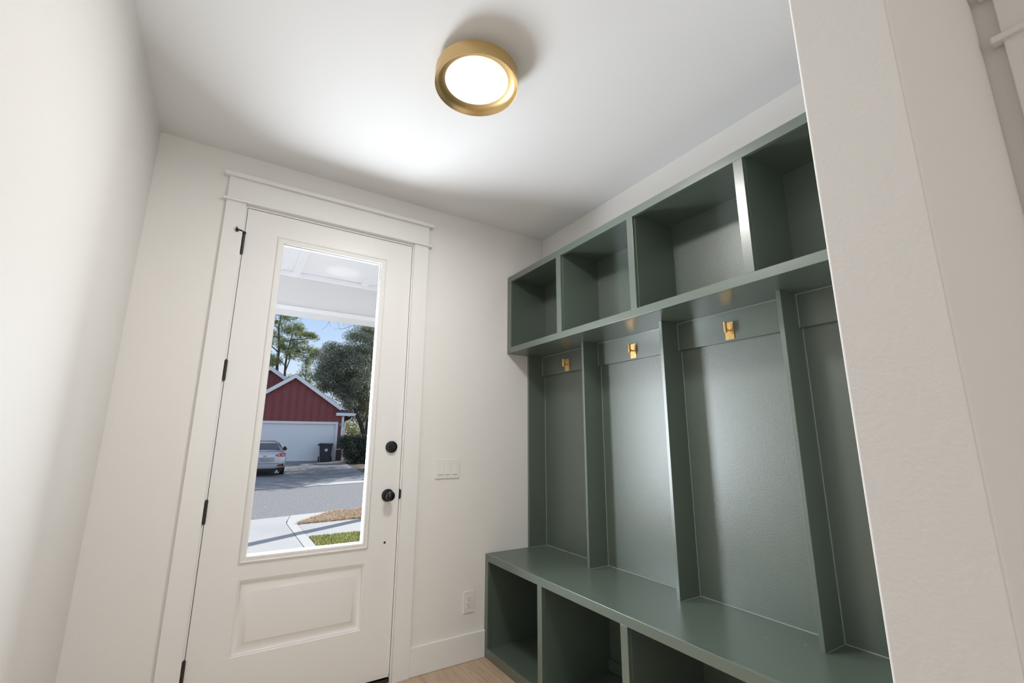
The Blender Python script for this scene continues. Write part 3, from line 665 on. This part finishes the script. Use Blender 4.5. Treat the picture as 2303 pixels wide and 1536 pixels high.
# ------------------------------------------------------------------ trees
def bark(name, c): return simple(name, c, 0.95, bump=(20, 0.6, 0.02))
def leaf_mat(name, c, c2, tr=0.3):
    m, n, b = nodes(name); b.inputs['Roughness'].default_value = 0.5
    g_ = n.nodes.new('ShaderNodeNewGeometry'); r = n.nodes.new('ShaderNodeValToRGB')
    r.color_ramp.elements[0].color = (*c, 1); r.color_ramp.elements[1].color = (*c2, 1)
    n.links.new(g_.outputs['Random Per Island'], r.inputs[0]); n.links.new(r.outputs[0], b.inputs['Base Color'])
    tb = n.nodes.new('ShaderNodeBsdfTranslucent'); mx = n.nodes.new('ShaderNodeMixShader'); mx.inputs[0].default_value = tr
    n.links.new(r.outputs[0], tb.inputs[0]); n.links.new(b.outputs[0], mx.inputs[1]); n.links.new(tb.outputs[0], mx.inputs[2])
    n.links.new(mx.outputs[0], n.nodes['Material Output'].inputs[0]); return m
L_pine = leaf_mat('pine_needles', (0.09, 0.15, 0.07), (0.50, 0.52, 0.22), 0.45)
L_oak = leaf_mat('evergreen_leaves', (0.06, 0.085, 0.055), (0.52, 0.54, 0.40), 0.4)
L_hedge = leaf_mat('hedge_leaves', (0.025, 0.045, 0.03), (0.09, 0.12, 0.08), 0.2)
L_lime = leaf_mat('sunny_leaves', (0.30, 0.33, 0.16), (0.62, 0.64, 0.42), 0.5)
def leaves(name, clumps, mat, parent, size, seed, aspect=2.2, tuft=None):
    """clumps = [(centre, radii, count)] ; small tilted leaf quads; tuft = needles per tuft"""
    rng = np.random.default_rng(seed); C = []
    for c, r, n in clumps:
        d = rng.normal(size=(n, 3)); d /= np.linalg.norm(d, axis=1)[:, None]
        C.append(np.array(c) + d*np.array(r)*(rng.uniform(0, 1, n)**0.55)[:, None])
    C = np.concatenate(C)
    if tuft: C = np.repeat(C, tuft, axis=0)
    n = len(C)
    a = rng.normal(size=(n, 3)); a /= np.linalg.norm(a, axis=1)[:, None]
    b = rng.normal(size=(n, 3)); b -= (a*b).sum(1)[:, None]*a; b /= np.linalg.norm(b, axis=1)[:, None]
    s = size*rng.uniform(0.6, 1.4, n)[:, None]
    if tuft: P = [C - b*s/aspect*0.5, C + b*s/aspect*0.5, C + a*s*2]; kk = 3
    else: P = [C - a*s, C + b*s/aspect, C + a*s, C - b*s/aspect]; kk = 4
    V = np.stack(P, 1)
    me = bpy.data.meshes.new(name); me.from_pydata(V.reshape(-1, 3).tolist(), [], np.arange(kk*n).reshape(n, kk).tolist()); me.materials.append(mat)
    o = bpy.data.objects.new(name, me); COL.objects.link(o); o.parent = parent
    me.transform(Matrix.Translation(-parent.location)); return o
def limbs(name, paths, mat, parent):
    bm = bmesh.new()
    for pts, rs in paths: tube(bm, pts, rs, 8)
    return obj(name, bm, mat, parent, smooth=True)
def clumpset(rng, pts, r, n, jitter=0.0):
    return [((p[0]+rng.normal()*jitter, p[1]+rng.normal()*jitter, p[2]+rng.normal()*jitter), (r*rng.uniform(.7, 1.3), r*rng.uniform(.7, 1.3), r*rng.uniform(.45, .8)), int(n*rng.uniform(.7, 1.3))) for p in pts]
rng = np.random.default_rng(7)

def jit(pts, r, n, dy0, dy1, seed):
    g_ = np.random.default_rng(seed)
    return [((p[0], p[1]+g_.uniform(dy0, dy1), p[2]), (r*g_.uniform(.7, 1.3), r*g_.uniform(.8, 1.5), r*g_.uniform(.5, .85)), int(n*g_.uniform(.6, 1.3))) for p in pts]
B_pine = bark('pine_bark', (0.12, 0.09, 0.07)); B_oak = bark('grey_bark', (0.075, 0.07, 0.065))
PINE1 = [(2.8, 38.0, 11.2), (3.3, 38.0, 11.1), (3.7, 38.0, 11.0), (2.6, 38.0, 10.6), (2.4, 38.0, 9.7), (3.1, 38.0, 10.2), (3.6, 38.0, 10.1), (4.1, 38.0, 10.3), (4.3, 37.0, 9.9), (5.0, 39.0, 10.0), (5.3, 38.0, 9.8), (5.7, 38.0, 9.6), (3.7, 38.0, 9.7), (4.3, 38.0, 9.5), (2.9, 38.0, 9.4), (3.4, 38.0, 9.2), (2.6, 39.0, 9.0), (2.5, 38.0, 7.7), (2.6, 37.0, 7.2), (3.5, 38.0, 8.4), (4.0, 38.0, 8.3), (4.5, 38.0, 8.2), (4.2, 39.0, 9.0), (4.8, 38.0, 8.5), (5.3, 38.0, 8.4), (5.6, 38.0, 8.0), (5.9, 38.0, 8.4), (6.2, 38.0, 8.4), (3.8, 37.0, 7.7), (4.6, 38.0, 7.9), (5.3, 38.0, 7.5), (2.5, 38.0, 7.0), (3.1, 39.0, 7.4), (5.0, 39.0, 9.3), (3.2, 37.0, 8.5), (1.6, 38, 10.3), (1.4, 38.5, 9.0), (1.0, 38, 9.8), (1.5, 38, 7.8), (3.0, 38.5, 12.2), (3.6, 38, 11.9)]
t = thing('pine_tree', 'tall airy pine with several trunks behind the red gable', 'tree', (3.2, 38, -0.1))
limbs('trunk', [([(3.3, 38, -0.1), (3.2, 38, 5.6), (3.1, 38, 7), (3.1, 38, 8.5), (2.9, 38, 10), (3.0, 38, 12)], [.17, .13, .11, .09, .06, .02]),
    ([(3.8, 38, -0.1), (3.75, 38, 5.6), (3.7, 38, 7.1), (3.75, 38, 8.2), (3.9, 38, 9.3), (4.0, 38, 10.2)], [.13, .10, .08, .06, .04, .02])], B_pine, t)
limbs('branches', [([(3.9, 38, -.1), (3.75, 38, 6.6), (3.95, 38, 7.4), (3.95, 38, 8.2), (4.25, 38, 8.8), (4.95, 38, 9.2)], [.06, .05, .04, .035, .03, .015]), ([(2.0, 38, 8.9), (2.4, 38, 8.6), (3.05, 38, 8.1)], [.02, .04, .05]),
    ([(3.8, 38, 8.1), (4.6, 38, 8.05), (5.3, 38, 7.8)], [.05, .03, .02]), ([(3.1, 38, 7.6), (3.65, 38, 7.0)], [.03, .03]), ([(3.05, 38, 8.9), (4.1, 38, 9.2), (5.4, 38, 9.5), (5.9, 38, 9.6)], [.06, .05, .03, .015]), ([(3.1, 38, 7.0), (2.6, 38, 7.1), (2.2, 38, 7.6)], [.05, .03, .02]), ([(4.0, 38, 8.3), (5.3, 38, 8.2), (6.2, 38, 8.4)], [.04, .03, .01]), ([(3.0, 38, 10), (2.2, 38, 10.4), (1.2, 38, 10.3)], [.04, .03, .01])], B_pine, t)
leaves('needles', jit(PINE1, 0.60, 105, -0.6, 0.6, 11), L_pine, t, 0.085, 3, 4.5, tuft=12)
PINE2 = [(5.8, 42.0, 7.7), (5.8, 42.0, 7.2), (6.1, 42.0, 6.8), (5.5, 42.0, 6.9), (6.3, 42.0, 6.3), (6.8, 42.0, 6.7), (6.9, 42.0, 6.0), (6.0, 42.0, 6.2), (5.1, 42.0, 6.5), (4.6, 42.0, 6.5), (7.3, 42.0, 5.9), (5.5, 42, 5.6), (6.2, 42, 5.4), (6.9, 42, 5.2), (5.0, 42, 5.8)]
t = thing('young_pine_tree', 'smaller pine rising just right of the gable peak', 'tree', (5.9, 42, -0.1))
limbs('trunk', [([(5.9, 42, -.1), (5.85, 42, 5), (5.8, 42, 7.6)], [.16, .08, .03])], B_pine, t)
leaves('needles', jit(PINE2, 0.60, 90, -0.6, 0.6, 12), L_pine, t, 0.09, 4, 5.0, tuft=9)
OAK = [(8.2, 30.0, 9.4), (8.6, 30.0, 9.3), (7.7, 30.0, 8.8), (8.2, 30.0, 8.8), (8.7, 30.0, 8.8), (7.3, 30.0, 8.5), (6.9, 30.0, 8.2), (7.5, 30.0, 8.1), (8.1, 30.0, 8.1), (8.6, 30.0, 8.1), (7.0, 30.0, 7.7), (5.5, 30.0, 7.1), (5.7, 30.0, 7.4), (6.0, 30.0, 6.8), (5.5, 30.0, 6.5), (5.0, 30.0, 6.4), (5.3, 30.0, 6.0), (6.3, 30.0, 7.1), (6.5, 30.0, 6.9), (6.9, 30.0, 7.1), (7.4, 30.0, 7.3), (7.8, 30.0, 7.3), (8.5, 30.0, 7.3), (5.2, 30.0, 5.5), (5.7, 30.0, 5.9), (6.2, 30.0, 6.2), (6.7, 30.0, 6.3), (7.3, 30.0, 6.5), (7.9, 30.0, 6.5), (8.6, 30.0, 6.5), (5.0, 30.0, 5.1), (5.6, 30.0, 5.3), (6.2, 30.0, 5.5), (6.7, 30.0, 5.5), (7.3, 30.0, 5.7), (8.1, 30.0, 5.6), (8.7, 30.0, 5.7), (5.5, 30.0, 4.7), (6.1, 30.0, 4.7), (6.7, 30.0, 4.7), (7.4, 30.0, 4.8), (8.2, 30.0, 4.8), (8.8, 30.0, 4.7), (6.6, 30.0, 4.1), (7.2, 30.0, 4.0), (7.9, 30.0, 4.0), (8.8, 30.0, 3.9), (7.0, 30.0, 3.5), (7.7, 30.0, 3.4), (8.4, 30.0, 3.3), (9.1, 30.0, 3.1), (8.2, 30.0, 2.7), (8.8, 30.0, 2.5)]
FILL = [((x, 30.6, z), (1.3, 1.0, 1.2), 4200) for x, z in ((6.4, 6.2), (7.7, 7.0), (7.6, 5.3), (6.5, 5.0), (8.6, 5.9), (8.5, 3.9), (7.5, 4.0))]
BIG = [((x, y, z), (1.3, 1.5, 1.0), 1800) for x, y, z in ((9.8, 30, 8.6), (10.2, 29, 6.8), (10.4, 30, 5.0), (9.8, 31, 3.9), (11.8, 29, 7.4), (12, 29, 5.2), (13.5, 29, 6.2), (8.9, 32, 7.5), (8, 32, 6), (7.6, 31.6, 4.6), (9, 31.8, 4.6))]
t = thing('evergreen_tree', 'large dark broadleaf evergreen overhanging the garage at right', 'tree', (8.6, 30, -0.1))
limbs('trunk', [([(8.6, 29.6, -.1), (8.3, 29.4, 1.3), (7.9, 29.2, 2.2), (7.5, 29.2, 3.0), (7.3, 29.4, 4.2)], [.22, .18, .14, .11, .06]), ([(8.3, 29.4, 1.3), (8.8, 30, 3.5), (8.6, 30, 6), (8.4, 30, 8.8)], [.16, .14, .1, .03]), ([(8.8, 30, 3.5), (10.5, 30, 5.5), (12, 29.5, 6.8)], [.12, .09, .04])], B_oak, t)
limbs('branches', [([(7.9, 29.1, 2.1), (8.1, 29, 2.6), (8.4, 29, 3.2)], [.06, .05, .03]), ([(7.35, 29.3, 3.8), (6.4, 29.8, 5.2), (5.6, 30, 6.6)], [.06, .04, .02]), ([(8.5, 30, 6.5), (7.6, 30, 7.6), (6.9, 30, 8.3)], [.05, .03, .015])], B_oak, t)
leaves('foliage', jit(OAK, 0.72, 1250, -1.4, 1.2, 13) + BIG + FILL, L_oak, t, 0.038, 5, 1.7)
HEDGE = [(5.95, 24.5, 1.15), (6.3, 24.4, 1.25), (6.7, 24.4, 1.2), (7.1, 24.4, 1.2), (6.0, 24.4, 0.8), (6.3, 24.4, 0.8), (6.7, 24.3, 0.8), (7.1, 24.4, 0.7), (6.1, 24.4, 0.4), (6.4, 24.3, 0.35), (6.8, 24.3, 0.35), (7.2, 24.3, 0.35), (6.3, 24.3, 0.1), (6.7, 24.3, 0.05), (7.1, 24.3, 0.05), (7.6, 24.6, 0.9), (7.6, 24.6, 0.4), (8.1, 24.8, 0.9), (8.2, 24.8, 0.4)]
t = thing('unseen_shade_tree', 'unseen broad evergreen added to shade the far driveway', 'tree', (11.8, 24.6, -0.1))  # out-of-view tree added so its crown shades the far driveway
limbs('trunk', [([(11.8, 24.6, -.1), (11.8, 24.6, 3), (11.6, 24.5, 7)], [.25, .2, .08])], B_oak, t)
leaves('foliage', [((x, y, z), (1.7, 1.7, 1.3), 1500) for x, y, z in ((10.4, 24, 6), (12.6, 24, 6), (11.5, 26, 6.4), (11.5, 22.8, 6.6), (10.4, 24.6, 8.4), (12.6, 24.4, 8.6), (11.6, 25.6, 9.4), (11.2, 23.4, 9.2), (11.6, 24.4, 11), (13.8, 25, 7.4), (14.6, 24, 6), (13.4, 23, 10))], L_oak, t, 0.09, 16, 1.8)
t = thing('hedge', 'dark clipped shrub beside the garage corner', 'shrub', (6.8, 24.5, -0.1))
limbs('stems', [([(6.4, 24.5, -.1), (6.3, 24.5, 1.0)], [.03, .01]), ([(7, 24.5, -.1), (7.1, 24.5, 1.0)], [.03, .01])], B_oak, t)
leaves('foliage', jit(HEDGE, 0.38, 1100, 0.0, 0.5, 14), L_hedge, t, 0.036, 6, 1.8)
LIME = [(8.4, 34.0, 2.3), (8.7, 34.0, 1.9), (8.1, 34.0, 1.9), (9.1, 34.0, 1.6), (9.8, 34.0, 1.6), (9.5, 34.0, 2.3), (8.4, 34.0, 1.6), (10.1, 34.0, 1.3), (9.4, 34, 3.0), (10.2, 34, 2.6), (10.0, 34, 0.7), (9.0, 34, 0.9)]
t = thing('pale_shrub', 'pale sunlit shrub behind the dark evergreen trunk', 'shrub', (9.1, 34, -0.1))
limbs('stems', [([(9.1, 34, -.1), (9.1, 34, 2.0)], [.06, .02])], B_oak, t)
leaves('foliage', jit(LIME, 0.5, 160, -0.5, 0.5, 15), L_lime, t, 0.07, 7, 2.0)
# far tree belt closing the horizon
t = thing('distant_trees', 'hazy distant tree belt beyond the houses', 'tree', (8, 62, -0.1), kind='stuff')
g9 = np.random.default_rng(9)
leaves('foliage', [((x, 62+g9.uniform(-2, 2), g9.uniform(0.5, 5.5)), (2.2, 1.5, 1.8), 260) for x in np.arange(-6, 30, 1.3) for _ in range(2)], L_pine, t, 0.22, 8, 1.8)
# bare deciduous tree whose twigs hang into view above
t = thing('bare_tree', 'bare winter tree whose thin twigs hang below the porch beam', 'tree', (-4.5, 11.4, GZ))
P_ = [([(-4.5, 11.4, GZ), (-4.3, 11.4, 2.5), (-3.8, 11.3, 5.0), (-2.5, 11.2, 6.6), (0.0, 11, 6.7), (2.4, 11, 6.2), (4.2, 11, 5.6)], [.2, .17, .12, .08, .05, .035, .02])]
T_ = [([(2.0, 11, 6.3), (1.85, 11, 5.4), (1.68, 11, 4.86), (1.62, 11, 4.72), (1.42, 11, 4.56), (1.24, 11, 4.47), (1.05, 11, 4.36)], [.02, .016, .014, .013, .010, .006, .003]),
      ([(4.0, 11, 5.7), (3.5, 11, 5.0), (3.22, 11, 4.78), (2.97, 11, 4.56), (2.7, 11, 4.42), (2.40, 11, 4.37)], [.015, .011, .008, .006, .004, .002]),
      ([(1.0, 11, 6.5), (0.9, 11, 5.3), (0.8, 11, 4.8), (0.62, 11, 4.6)], [.012, .008, .005, .002])]
tr_ = np.random.default_rng(21)
for k in range(34):
    x = tr_.uniform(0.7, 3.0); z = tr_.uniform(4.55, 5.1); a = tr_.uniform(-0.5, 0.5); L_ = tr_.uniform(0.25, 0.6)
    y = 11 + tr_.uniform(-.2, .2)
    T_.append(([(x-a*0.6, y, z+0.9), (x, y, z), (x+a*L_*0.6, y, z-L_*0.45), (x+a*L_*1.3, y, z-L_*0.8*(1-abs(a)*0.5))], [.006, .004, .003, .0015]))
limbs('limb', P_, B_oak, t); limbs('twigs', T_, B_oak, t)
